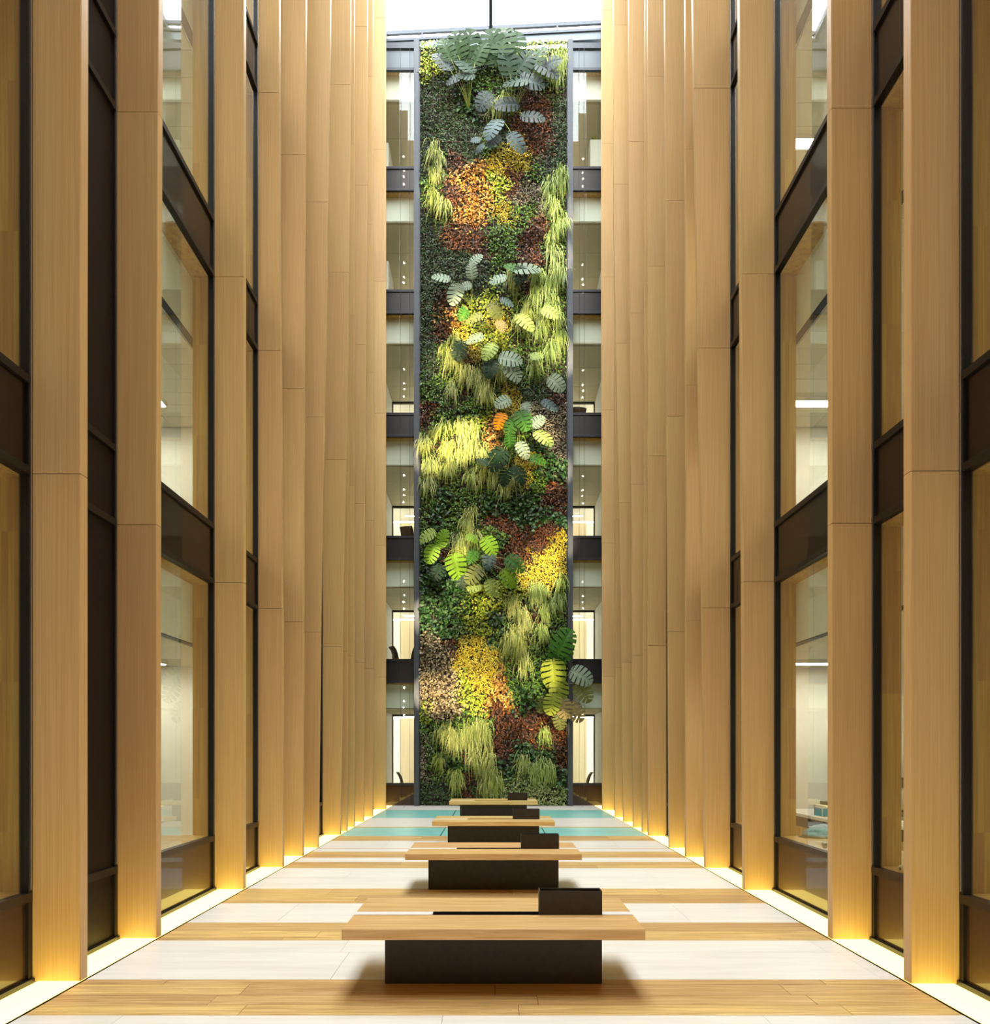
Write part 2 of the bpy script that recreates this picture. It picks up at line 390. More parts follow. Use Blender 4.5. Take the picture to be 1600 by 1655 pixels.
# ------------------------------------------------------------------ end wall: glazed strips on both sides of the planting
wb = struct('wall_back', MB().box(-2.3, 2.3, 23.36, 23.50, 0, 22.8), BLACK)
for s, nm in ((-1, 'left'), (1, 'right')):
    wn[0] += 1
    W = empty(f'window_{wn[0]}'); W['kind'] = 'structure'
    xa, xb = s * 2.36, s * 3.40
    B = lambda name, m, *a: MB().box(*a).build(name, m, W)
    y = 23.26
    B('base_panel', SPANDREL_G, xa, xb, y + .01, y + .04, 0, .62)
    B('transom', SILL_STEEL, xa, xb, y - .02, y + .06, .60, .68)
    for k in range(NST):
        z = STOREY * k; zb = .68 if k == 0 else .70 + z
        zt = 3.70 + z
        B('glass_pane', GLASS, xa, xb, y + .02, y + .026, zb, zt)
        if k < 5:
            B('spandrel_panel', SPANDREL_B, xa, xb, y + .01, y + .04, 3.76 + z, 4.34 + z)
            B('transom', SILL_STEEL, xa, xb, y - .02, y + .06, 3.69 + z, 3.76 + z)
            B('transom', SILL_STEEL, xa, xb, y - .02, y + .06, 4.34 + z, 4.41 + z)
        B('reveal_head', JAMB_OAK, xa, xb, y + .06, y + .26, 3.66 + z, 3.72 + z)
        B('jamb', JAMB_OAK, s * 3.34, s * 3.40, y + .06, y + .26, zb - .04, 3.66 + z)
        B('bulkhead', BLINDM, xa, s * 3.6, y + .26, y + .34, 2.95 + z, 3.72 + z)
    B('spandrel_panel', PANEL_STEEL, xa, xb, y, y + .05, 22.18, 22.70)
    B('transom', STEEL_BLUE, xa, xb, y - .03, y + .06, 22.10, 22.17)
    B('transom', STEEL_BLUE, xa, xb, y - .05, y + .10, 22.735, 22.90)
# rooms behind the end wall
for k in range(NST):
    z = STOREY * k
    zf = 0 if k == 0 else z + .28
    c = struct('ceiling', MB().box(-3.6, 3.6, 23.62, 27.6, 2.94 + z, 3.98 + z), CEIL_B)
    for s in (-1, 1):
        for a, b in ((23.66, 25.0), (25.0, 26.3), (26.3, 27.55)):
            MB().box(s * 2.35, s * 3.58, a + .006, b - .006, 2.925 + z, 2.94 + z).build('tile', CEIL_B, c)
    r = struct('wall_end', MB().box(-5, 5, 29.5, 29.6, zf, 2.94 + z), CREAM)
    MB().box(-5, 5, 27.6, 29.6, 2.94 + z, 3.3 + z).build('ceiling_panel', CEIL, c)
    for s in (-1, 1):
        MB().box(s * 3.54, s * 3.88, 29.47, 29.5, zf, 2.92 + z).build('panel', WHITE, r)
        for j, (a, b) in enumerate(((2.2, 2.84), (2.845, 3.535), (3.885, 4.6))): MB().box(s * a, s * b, 29.475, 29.5, zf, 2.92 + z).build('panel', CREAM, r)
        MB().box(s * 3.56, s * 3.60, 27.46, 27.54, zf, 2.90 + z).build('door_frame', BLACK_METAL, r)
        MB().box(s * 2.2, s * 5, 27.46, 27.54, 2.86 + z, 2.925 + z).build('door_frame', BLACK_METAL, r)
        MB().box(s * 3.6, s * 3.66, 23.62, 27.46, zf, 2.94 + z).build('side_panel', WHITE, r)
    for s, nm in ((-1, 'left'), (1, 'right')):
        nth = ['ground', 'second', 'third', 'fourth', 'fifth', 'sixth'][k]
        if k < 3:
            t = empty('wall_washer', (s * 3.2, 29.25, 2.94 + z))
            tag(t, f'slim light washing the cream end wall, {nth} storey, {nm} of the planting', 'ceiling light', 'wall washers of the end rooms')
            h_ = MB().box(-1.0, 1.0, -.05, .05, -.04, 0).build('housing', WHITE_M, t)
            MB().box(-.98, .98, .03, .045, -.075, -.04).build('diffuser', WASH, h_)
        t = empty('ceiling_light', (s * 2.98, 28.6, 2.94 + z))
        tag(t, f'short bright ceiling bar, {nth} storey end room, {nm} of the planting', 'ceiling light', 'ceiling bars of the end rooms')
        h_ = MB().box(-.32, .32, -.07, .07, -.03, 0).build('housing', WHITE_M, t)
        MB().box(-.30, .30, -.05, .05, -.04, -.03).build('diffuser', ROOMLIGHT, h_)
struct('floor_end', MB().box(-5, 5, 23.3, 29.6, -.1, 0), STONE)

# ------------------------------------------------------------------ roof edge
rf = struct('roof', MB().box(-3.4, 3.4, 23.42, 24.75, 22.80, 22.88), STEEL_BLUE)
struct('clerestory', MB().box(-3.4, 3.4, 24.75, 24.85, 22.88, 23.96), SPANDREL_B, rf)
def skew(z0, z1, t, m, name, parent, dy=0):
    xa, xb, ya, yb = -3.5, 3.5, 24.52 + dy, 24.13 + dy
    return MB().add([(xa,ya,z0),(xb,yb,z0),(xb,yb+t,z0),(xa,ya+t,z0),(xa,ya,z1),(xb,yb,z1),(xb,yb+t,z1),(xa,ya+t,z1)],
                    [(0,3,2,1),(4,5,6,7),(0,1,5,4),(1,2,6,5),(2,3,7,6),(3,0,4,7)]).build(name, m, parent)
rb = empty('roof_rail', (0, 0, 0)); tag(rb, 'grey steel roof edge beam with a rail on short posts above the planting', 'railing')
skew(23.86, 24.10, .12, PANEL_STEEL, 'edge_beam', rb)
skew(24.10, 24.18, .20, STEEL_BLUE, 'gutter', rb, -.04)
skew(24.35, 24.46, .08, STEEL_BLUE, 'rail', rb)
for x in (-2.25, -.83, .59, 2.0):
    yy = 24.325 - x * .0557
    p_ = MB().box(x - .025, x + .025, yy, yy + .06, 24.18, 24.36).build('post', STEEL_BLUE, rb)
    MB().box(x - .07, x + .07, yy - .01, yy + .08, 24.18, 24.20).build('foot_plate', STEEL_BLUE, p_)
gb = MB().box(-.14, -.03, 2, 24.45, 24.20, 24.32).build('glazing_bar', STEEL_BLUE)
tag(gb, 'thin dark glazing bar crossing the white sky above the planting', 'glazing bar')
struct('roof_side', MB().box(-9, -GX, -4, 27.6, 24.2, 24.4), STEEL_BLUE); struct('roof_side', MB().box(GX, 9, -4, 27.6, 24.2, 24.4), STEEL_BLUE)

# ------------------------------------------------------------------ benches
def make_bench():
    t = empty('bench')
    hw, H, T = 1.03, .485, .073
    yf, yr, s0, s1 = -.555, .555, -.10, .03
    MB().box(-hw, hw, yf, s0, H - T, H).build('front_board', BENCH_OAK, t, bevel=.003)
    MB().box(-hw, hw, s1, yr, H - T, H).build('rear_board', BENCH_OAK, t, bevel=.003)
    MB().box(-.79, .79, -.175, .175, 0, H - T).build('pedestal', BASE_M, t, bevel=.003)
    MB().box(-hw + .004, hw - .004, s0, s1, H - T + .002, H - T + .03).build('slot_channel', BLACK, t)
    MB().box(-hw + .004, hw - .004, s1 - .004, s1, H - T + .03, H - .003).build('slot_dark_plate', BLACK, t)  # black plates added so the slot looks dark instead of oak
    MB().box(-hw + .004, hw - .004, s0, s0 + .004, H - T + .03, H - .003).build('slot_dark_plate', BLACK, t)
    xl = -hw + .28 * 2 * hw; bx0, bx1 = -hw + .664 * 2 * hw, -hw + .889 * 2 * hw
    MB().box(-hw, xl, s0 + .018, s1 - .005, H - .04, H - .002).build('inlay', WHITE_M, t)
    MB().box(bx1 + .003, hw, s0 + .018, s1 - .005, H - .04, H - .002).build('inlay', WHITE_M, t)
    w_, top, bot = .008, .66, H - T + .03
    m = MB()
    m.box(bx0, bx1, s0, s0 + w_, bot, top).box(bx0, bx1, s1 - w_, s1, bot, top)
    m.box(bx0, bx0 + w_, s0 + w_, s1 - w_, bot, top).box(bx1 - w_, bx1, s0 + w_, s1 - w_, bot, top).box(bx0 + w_, bx1 - w_, s0 + w_, s1 - w_, bot, bot + .02)
    m.build('upright_box', BASE_M, t)
    return t
bl = ['wide oak bench on a black pedestal, largest and nearest of the row',
      'oak topped bench with black pedestal, second from the front',
      'oak bench beside the nearer teal glass floor, third of the row',
      'small looking far oak bench right in front of the planted wall']
b0 = make_bench()
for i, yc in enumerate((5.80, 9.555, 13.525, 18.435)):
    o = b0 if i == 0 else copy_tree(b0)
    o.location = (0, yc, 0); tag(o, bl[i], 'bench', 'benches in a row down the hall')

# ------------------------------------------------------------------ things in the ground floor rooms on the right
t = empty('counter', (4.36, 10.5, 0)); tag(t, 'white topped brown counter inside the right hand room behind the glazing', 'counter')
MB().box(0, .9, -1.3, 1.4, .745, .785).build('top', WHITE_M, t)
MB().box(.02, .88, -1.28, 1.38, .60, .745).build('drawer_rail', DARK_WOOD, t)
MB().box(.04, .86, -1.26, 1.36, 0, .60).build('body', JAMB_OAK, t)
t = empty('storage_box', (4.66, 10.66, .785)); tag(t, 'teal and white storage box standing on the white counter', 'box')
MB().box(-.18, .18, -.14, .14, 0, .11).build('body', TEALBOX, t); MB().box(-.19, .19, -.15, .15, .11, .15).build('lid', PAPER, t)
MB().box(-.19, -.182, -.15, -.13, 0, .11).build('corner_strip', PAPER, t)
o = MB().box(4.55, 4.83, 10.56, 10.78, .9353, .985).build('wooden_box', DARK_WOOD); tag(o, 'small dark brown wooden box lying on the teal storage box', 'box')
# folded cloth
def crumple(cx, cy, cz, rx, ry, h, seed):
    rr = random.Random(seed); m = MB(); n, k = 18, 9; V = []; Fc = []
    for j in range(k):
        ph = j / (k - 1) * math.pi / 2
        for i in range(n):
            a = 2 * math.pi * i / n; wob = 1 + .16 * math.sin(3 * a + 2 * j) + .08 * math.sin(7 * a + j)
            V.append((cx + rx * wob * math.cos(ph) * math.cos(a), cy + ry * wob * math.cos(ph) * math.sin(a), cz + h * math.sin(ph) * (1 + .12 * math.sin(5 * a + j))))
    for j in range(k - 1):
        for i in range(n): Fc.append((j*n+i, j*n+(i+1) % n, (j+1)*n+(i+1) % n, (j+1)*n+i))
    Fc.append(tuple(range(n))[::-1]); return m.add(V, Fc)
t = MB().box(3.645, 4.2, 6.96, 9.34, 0, .66).build('low_cabinet', FLOOR_OAK); tag(t, 'low oak cabinet behind the right window ledge, with the cloth on it', 'cabinet')
o = crumple(3.9, 9.16, .661, .25, .14, .14, 3).build('folded_cloth', CLOTH, smooth=True); tag(o, 'crumpled pale blue striped cloth heaped on the low oak cabinet', 'cloth')
for i, (x, y) in enumerate(((3.50, 8.17), (3.53, 8.25))):
    m = MB().tube([(x, y, .66), (x, y, .668), (x, y, .70), (x, y, .715)], [.016, .024, .026, .020], 12)
    o = m.build('tealight_glass', CLEAR, smooth=True)
    tag(o, f"tiny yellowish glass holder on the right window ledge, {['nearer', 'farther'][i]} of two", 'glass', 'small glass holders on the ledge')
def roll(name, x, y, z, r, label):
    t = empty(name, (x, y, z)); tag(t, label, 'paper roll')
    MB().tube([(0, 0, r), (.30, .06, r)], r, 16).build('sheet', PAPER, t, smooth=True)
    MB().tube([(-.002, 0, r), (.02, .004, r)], r * .45, 12).build('core', DARK_WOOD, t)
roll('paper_roll', 3.45, 6.56, .66, .032, 'larger cream paper roll on the ledge of the second window on the right')
roll('paper_roll', 3.52, 6.42, .66, .024, 'smaller cream paper roll in front of the larger roll')
t = empty('shelf_unit', (6.3, 11.75, 0)); tag(t, 'dark shelf unit with cream rolls against the end wall of the right hand room', 'shelf')
for z in (.07, .47, .79, 1.27): MB().box(-.6, .6, -.18, .19, z - .03, z).build('shelf', DARK_WOOD, t)
for x in (-.6, .58): MB().box(x, x + .02, -.18, .19, 0, 1.6).build('upright', DARK_WOOD, t)
MB().box(-.58, .58, .175, .19, 0, 1.6).build('back_panel', WHITE, t)
for i, (x, z, r, h, w_) in enumerate(((6.12, .79, .10, .34, 'upper'), (6.34, .79, .10, .36, 'upper'), (6.16, .47, .08, .20, 'middle'), (6.36, .07, .09, .28, 'lower'))):
    z += .0005
    o = MB().tube([(x, 11.72, z), (x, 11.72, z + .01), (x, 11.72, z + h - .01), (x, 11.72, z + h)], [r * .94, r, r, r * .9], 16).build('towel_roll', PAPER, smooth=True)
    tag(o, f'upright white towel roll on the {w_} shelf of the dark shelf unit' + (', right one' if i == 1 else ''), 'towel roll', 'towel rolls on the shelf unit')
t = MB().box(-4.2, -3.645, 6.98, 9.40, 0, .66).build('low_cabinet', FLOOR_OAK); tag(t, 'low oak cabinet behind the left window ledge near the bench', 'cabinet')

# ------------------------------------------------------------------ chairs and cabinets behind the end glazing
def make_chair():
    t = empty('chair')
    m = MB(); V = []; Fc = []
    prof = [(-.19, .44), (-.22, .56), (-.25, .70), (-.30, .84), (-.38, .95)]
    for (x, z) in prof:
        for yq in (-.22, -.12, 0, .12, .22): V.append((x + yq * yq * 1.1, yq, z))
    for (x, z) in prof:
        for yq in (-.22, -.12, 0, .12, .22): V.append((x + .022 + yq * yq * 1.1, yq, z))
    for r in range(4):
        for c in range(4):
            q = r * 5 + c; Fc += [(q, q + 5, q + 6, q + 1), (25 + q, 25 + q + 1, 25 + q + 6, 25 + q + 5)]
    for r in range(4): Fc += [(r*5, 25+r*5, 30+r*5, r*5+5), (r*5+4, r*5+9, 34+r*5, 29+r*5)]
    for c in range(4): Fc += [(c, c+1, 26+c, 25+c), (20+c, 45+c, 46+c, 21+c)]
    m.add(V, Fc).build('backrest', DARK_WOOD, t, smooth=True)
    MB().box(-.22, .22, -.22, .22, .42, .46).build('seat', DARK_WOOD, t, bevel=.01)
    for x in (-.19, .19):
        for y in (-.19, .19): MB().tube([(x, y, .42), (x * 1.1, y * 1.1, 0)], [.018, .012], 8).build('leg', BLACK_METAL, t)
    return t
ch0 = make_chair()
for i, (x, y, z, rz, lb) in enumerate((
    (-2.78, 25.0, 0, 0, 'dark brown chair with a curved back, behind the ground window left of the planting'),
    (2.86, 25.0, 0, math.pi, 'dark brown chair with a curved back, behind the ground window right of the planting'),
    (-2.95, 24.6, 3.98, .5, 'dark chair above the lowest spandrel left of the planting, outer of two'),
    (-2.60, 24.9, 3.98, 2.4, 'dark chair above the lowest spandrel left of the planting, inner of two'),
    (-2.62, 24.4, 7.68, 1.2, 'dark chair peeping over the second spandrel left of the planting'),
    (2.62, 24.4, 11.38, 1.8, 'dark chair peeping over the third spandrel right of the planting'),
    (3.10, 24.5, 15.08, 1.6, 'dark chair peeping over the fourth spandrel right of the planting'))):
    o = ch0 if i == 0 else copy_tree(ch0)
    o.location = (x, y, z); o.rotation_euler[2] = rz; tag(o, lb, 'chair', 'dark chairs behind the end glazing')
def cabinet(x0, x1, y0, y1, z, h, lb):
    t = empty('tall_cabinet', ((x0 + x1) / 2, (y0 + y1) / 2, z)); tag(t, lb, 'cabinet', 'white cabinets behind the end glazing')
    hx, hy = (x1 - x0) / 2, (y1 - y0) / 2
    MB().box(-hx, hx, -hy, hy, .06, h).build('body', WHITE_M, t, bevel=.02); MB().box(-hx + .02, hx - .02, -hy + .02, hy - .02, 0, .06).build('plinth', BLACK_METAL, t)
    MB().box(-hx + .02, hx - .02, -hy - .012, -hy, .1, h - .04).build('door', WHITE_M, t)
cabinet(3.02, 3.5, 24.2, 24.7, 18.78, 2.0, 'tall white cabinet with a yellow plant on top, right of the planting, sixth storey')
cabinet(-3.55, -3.28, 24.2, 25.4, 18.78, 1.9, 'tall white cabinet left of the planting in the sixth storey')
cabinet(-3.55, -3.28, 24.2, 25.4, 15.08, 1.9, 'tall white cabinet left of the planting in the fifth storey')

# hanging wires in front of the end glazing
for x, lb in ((-2.79, 'outer thin steel wire in front of the glazing left of the planting'), (-2.51, 'inner thin steel wire in front of the glazing left of the planting'),
              (2.57, 'inner thin steel wire in front of the glazing right of the planting'), (2.72, 'outer thin steel wire in front of the glazing right of the planting')):
    o = MB().tube([(x, 23.17, 0), (x, 23.17, 22.75)], .0045, 6).build('steel_wire', STEEL_BLUE); tag(o, lb, 'wire', 'thin steel wires of the end wall')

# ------------------------------------------------------------------ living wall
PY = 23.10                                        # plane of the planting
def wx(p): return (p - VPX) / F * PY
def wz(p): return CAMZ + (VPY - p) / F * PY
LW = empty('living_wall_frame', (0, 23.2, 0)); tag(LW, 'tall grey steel frame with dark felt panels carrying the planted wall', 'frame')
MB().box(-2.22, 2.22, .0, .14, .02, 22.72).build('felt_panel', SOIL, LW)
for s in (-1, 1):
    MB().box(s * 2.22, s * 2.37, -.16, .10, 0, 22.85).build('post', STEEL_BLUE, LW); MB().box(s * 2.19, s * 2.22, -.10, .0, 0, 22.80).build('edge_strip', SILL_STEEL, LW)
g = MB()
for x in np.arange(-2.2, 2.21, .2): g.box(x - .004, x + .004, -.03, -.022, .05, 22.7)
for z in np.arange(.1, 22.7, .2): g.box(-2.2, 2.2, -.03, -.022, z - .004, z + .004)
o = g.build('wire_grid', WIRE, LW); o['kind'] = 'stuff'

SP = {  # species: leaf length, width, leaves per square metre, colours, stand-off, wording
 'A': (.075, .032, 900, [(22, 42, 18), (44, 72, 30), (62, 92, 42), (96, 124, 72)], .10, 'small dark green leaves'),
 'B': (.10, .05, 560, [(28, 54, 12), (66, 104, 26), (92, 132, 38), (130, 160, 60)], .13, 'bushy mid green leaves'),
 'C': (.10, .042, 560, [(44, 24, 10), (92, 48, 18), (144, 84, 34), (60, 54, 22), (116, 56, 20)], .11, 'bronze red leaves'),
 'D': (.085, .028, 1150, [(140, 134, 22), (206, 192, 40), (176, 146, 28), (224, 212, 84), (140, 138, 30)], .12, 'fine yellow leaves'),
 'E': (.09, .06, 560, [(70, 104, 16), (150, 176, 38), (196, 198, 70), (92, 128, 24)], .13, 'bright lime green leaves'),
 'F': (.11, .06, 480, [(106, 60, 18), (176, 124, 40), (216, 190, 106), (136, 76, 22), (200, 160, 56)], .12, 'orange and cream leaves'),
 'H': (.085, .052, 620, [(98, 84, 54), (178, 158, 116), (220, 206, 166), (124, 104, 66), (70, 70, 40)], .12, 'dusty beige leaves'),
 'I': (.125, .10, 330, [(18, 44, 14), (40, 78, 28), (60, 100, 42), (92, 126, 70)], .14, 'broad dark ivy leaves'),
 'J': (.07, .034, 800, [(96, 92, 70), (140, 132, 104), (176, 166, 138), (60, 50, 34)], .09, 'tiny grey brown leaves'),
 'K': (.085, .042, 760, [(86, 126, 50), (150, 172, 96), (206, 210, 150), (60, 100, 36)], .16, 'variegated pale green leaves'),
}
LM = {k: leafmat('leaf_' + v[5].replace(' ', '_'), v[3]) for k, v in SP.items()}
LM['G'] = leafmat('leaf_grass', [(128, 152, 66), (188, 198, 108), (96, 126, 50), (220, 222, 156), (160, 178, 84)], .45, objcol=True)
SEEDS = '''685,75,E 690,100,E 690,120,E 715,80,B 745,90,B 790,100,B 820,120,B 860,75,E 890,85,E 905,100,E 905,130,G 880,120,E
690,150,A 720,145,A 700,190,A 740,190,A 700,230,A 745,230,A 760,160,I 785,140,B 800,185,G 815,170,G 870,135,G 895,140,G 860,170,C 880,180,C 860,210,C 885,215,C 872,245,C
900,170,A 905,200,A 905,235,A 895,260,A 800,215,A 790,240,B 765,245,A 705,255,G 710,285,G 685,270,A 690,300,B 735,255,C 770,260,F 745,280,F 730,310,C 770,290,F
800,255,D 815,270,D 800,290,E 845,255,D 830,285,C 840,265,D 860,280,B 850,310,J 890,270,A 890,310,G 905,300,G 780,310,F
700,335,G 715,345,G 690,360,A 760,335,F 745,350,F 775,345,F 760,380,C 790,400,C 735,380,C 820,345,D 845,340,B 800,355,B 820,370,B 870,360,C 860,385,C 880,335,J 850,430,C 855,455,C
895,340,G 905,370,G 890,390,G 895,420,G 905,450,G 890,470,G 690,400,A 720,400,A 700,440,A 750,420,A 780,430,A 800,400,B 820,420,B 690,500,A 690,550,A 695,590,A 710,470,A 745,455,A
720,480,C 735,505,F 750,500,E 745,530,D 770,510,E 760,545,D 790,520,D 785,540,E 800,480,E 825,460,G 845,480,B 870,460,G 865,490,G 880,520,G 850,510,G 890,500,G 900,530,G 870,550,G 905,560,G 840,535,G 890,580,G
725,540,C 735,560,G 725,590,G 750,580,C 760,595,C 770,560,D 800,560,E 810,590,B 840,570,B 790,600,B 850,600,B 865,590,G 895,610,A 690,630,B 720,620,B 730,640,G 755,620,C 765,620,G 800,610,G 785,630,G 750,610,G 860,630,A 830,630,D 900,640,C
690,665,C 685,680,C 710,670,B 740,675,B 760,660,B 770,675,E 750,690,E 790,650,G 700,705,G 690,730,G 720,700,G 720,735,G 750,705,G 770,700,G 760,730,G 745,750,G 780,740,G 700,760,G 690,790,G 760,780,G 725,760,G 780,770,G 800,780,G 830,780,G 715,722,C
830,655,D 860,660,J 800,700,F 820,700,B 850,690,B 900,680,J 890,700,J 905,715,J 905,670,J 880,730,I 890,750,I 905,760,I 865,745,D 855,770,D 870,780,B 900,790,C 890,810,C 905,820,C
690,810,B 720,800,I 740,790,B 780,800,B 690,840,B 710,840,I 740,830,B 760,810,B 800,820,I 830,810,I 850,820,I 870,830,I 900,840,I 850,840,I 800,845,C 820,850,C 850,865,C 870,870,C 840,880,C 830,860,C 890,860,C 905,880,D
760,840,G 755,860,G 745,890,G 765,880,G 720,860,B 690,870,B 725,890,C 790,870,B 810,880,B 770,900,B 870,900,D 855,920,D 880,920,D 860,940,D 890,940,D 850,900,C 900,910,D 690,920,I 720,940,I 700,960,I 740,950,I 760,930,I 790,930,B 800,950,E 760,960,E 830,960,E 810,900,C 905,950,G 880,965,G 860,970,G
690,975,I 720,980,I 700,1010,I 730,1010,I 750,980,B 780,970,E 785,995,E 770,1010,E 745,1020,B 790,1020,E 810,1000,I 800,1030,I 815,965,E 830,980,G 840,1000,G 835,1030,G 850,1020,G 820,1050,G 845,1050,G 845,1075,G 870,970,G 890,985,G 870,1000,C 875,1030,G 890,1010,B 905,980,G
690,1040,H 700,1060,H 720,1060,H 690,1100,H 720,1100,H 700,1130,H 730,1130,H 740,1150,H 710,1150,H 735,1042,C 755,1050,D 780,1055,D 760,1080,D 790,1080,D 770,1100,D 785,1110,D 745,1070,D 750,1110,E 760,1130,E 780,1130,E 765,1145,E 790,1135,F 810,1115,F 815,1130,F 805,1090,F
830,1090,B 850,1090,B 870,1080,B 880,1060,B 850,1115,I 835,1120,B 870,1110,B 850,1140,I 690,1160,E 700,1165,B 690,1178,B 740,1165,B 760,1170,B 810,1150,C 830,1160,C 860,1160,C 880,1180,C 810,1180,C 840,1190,C 800,1200,C 870,1200,C 900,1190,C 905,1220,C 815,1215,C 845,1175,C
710,1195,G 725,1190,G 740,1200,G 780,1180,G 770,1190,G 785,1200,G 755,1195,G 680,1200,J 685,1220,J 680,1235,J 680,1250,J 700,1220,B 730,1225,I 710,1240,G 735,1260,G 740,1275,G 765,1235,G 790,1230,G 795,1260,G 780,1280,G 760,1218,C 755,1265,C 760,1280,C
690,1265,A 700,1285,A 715,1280,A 750,1245,B 840,1220,I 830,1240,I 860,1220,I 880,1230,I 870,1250,I 905,1260,I 850,1240,G 865,1245,G 885,1250,G 880,1195,G 850,1275,K 870,1280,K 890,1280,K 905,1290,K 810,1270,K 845,1262,K'''
seeds = [(float(a), float(b), c) for a, b, c in (q.split(',') for q in SEEDS.split())]
S_xz = np.array([(wx(a), wz(b)) for a, b, _ in seeds]); S_sp = [c for _, _, c in seeds]
# neighbouring seeds of one species are one patch
par = list(range(len(seeds)))
def find(i):
    while par[i] != i: i = par[i]
    return i
for i in range(len(seeds)):
    for j in range(i):
        if S_sp[i] == S_sp[j] and np.hypot(*(S_xz[i] - S_xz[j])) < .78: par[find(i)] = find(j)
patch_of = np.array([find(i) for i in range(len(seeds))])
LEVELS = [(0, .75, 'at floor level'), (.75, 3.6, 'beside the ground storey window'), (3.6, 4.5, 'beside the lowest spandrel'), (4.5, 7.3, 'beside the second storey window'),
          (7.3, 8.2, 'beside the second spandrel'), (8.2, 11, 'beside the third storey window'), (11, 11.9, 'beside the third spandrel'), (11.9, 14.7, 'beside the fourth storey window'),
          (14.7, 15.6, 'beside the fourth spandrel'), (15.6, 18.4, 'beside the fifth storey window'), (18.4, 19.3, 'beside the fifth spandrel'), (19.3, 22, 'beside the sixth storey window'), (22, 30, 'at the very top')]
def where(x, z):
    lv = next(l[2] for l in LEVELS if l[0] <= z < l[1])
    sd = 'left edge' if x < -1.3 else 'left of centre' if x < -.35 else 'centre' if x < .35 else 'right of centre' if x < 1.3 else 'right edge'
    return sd, lv

# smooth random field for lumps and wandering borders
GRID = RNG.random((4, 64, 256)) * 2 - 1
def field(x, z, s, c):
    u = (np.asarray(x) * s + 40) ; v = (np.asarray(z) * s + 40)
    i0 = np.floor(u).astype(int); j0 = np.floor(v).astype(int); fu = u - i0; fv = v - j0
    fu = fu * fu * (3 - 2 * fu); fv = fv * fv * (3 - 2 * fv)
    G = GRID[c]; A = lambda i, j: G[i % 64, j % 256]
    return (A(i0, j0) * (1 - fu) + A(i0 + 1, j0) * fu) * (1 - fv) + (A(i0, j0 + 1) * (1 - fu) + A(i0 + 1, j0 + 1) * fu) * fv

TOPZ = wz(64)
def leaf_mesh(name, P, D, Nn, Ls, Ws, mat):
    """P base points, D tip directions, Nn leaf normals: a folded five-point blade each"""
    n = len(P); S = np.cross(D, Nn)
    l = Ls[:, None]; w_ = Ws[:, None]
    v = np.stack([P, P + D * l * .42 + S * w_ * .5 + Nn * w_ * .12, P + D * l * .5 - Nn * w_ * .06,
                  P + D * l * .42 - S * w_ * .5 + Nn * w_ * .12, P + D * l - Nn * l * .16], 1).reshape(-1, 3)
    b_ = np.arange(n)[:, None] * 5
    f = np.stack([b_ + np.array([0, 1, 2]), b_ + np.array([0, 2, 3]), b_ + np.array([1, 4, 2]), b_ + np.array([2, 4, 3])], 1).reshape(-1)
    me = bpy.data.meshes.new(name); me.vertices.add(len(v)); me.vertices.foreach_set('co', v.astype(np.float32).ravel())
    me.loops.add(len(f)); me.loops.foreach_set('vertex_index', f.astype(np.int32))
    me.polygons.add(len(f) // 3); me.polygons.foreach_set('loop_start', np.arange(0, len(f), 3, dtype=np.int32))
    me.materials.append(mat); me.update(calc_edges=True); me.validate(); return me

def norm(a): return a / np.linalg.norm(a, axis=1, keepdims=True)
NMAX = 1300
AREA_W, AREA_H = 4.42, TOPZ - .05
M = int(AREA_W * AREA_H * NMAX)
X = RNG.uniform(-2.21, 2.21, M); Z = RNG.uniform(.05, TOPZ, M)
Xw = X + .16 * field(X, Z, 2.2, 0) + .09 * field(X, Z, 6, 1) + RNG.normal(0, .07, M); Zw = Z + .2 * field(X, Z, 2.2, 2) + .1 * field(X, Z, 6, 3) + RNG.normal(0, .08, M)
near_seed = np.empty(M, int)
for i in range(0, M, 20000):
    d2 = (Xw[i:i+20000, None] - S_xz[None, :, 0]) ** 2 + (Zw[i:i+20000, None] - S_xz[None, :, 1]) ** 2
    near_seed[i:i+20000] = d2.argmin(1)
keep_r = RNG.random(M)
lump = .5 + .5 * field(X, Z, 3.2, 1); fine_l = .5 + .5 * field(X, Z, 8.5, 2)
used = {}
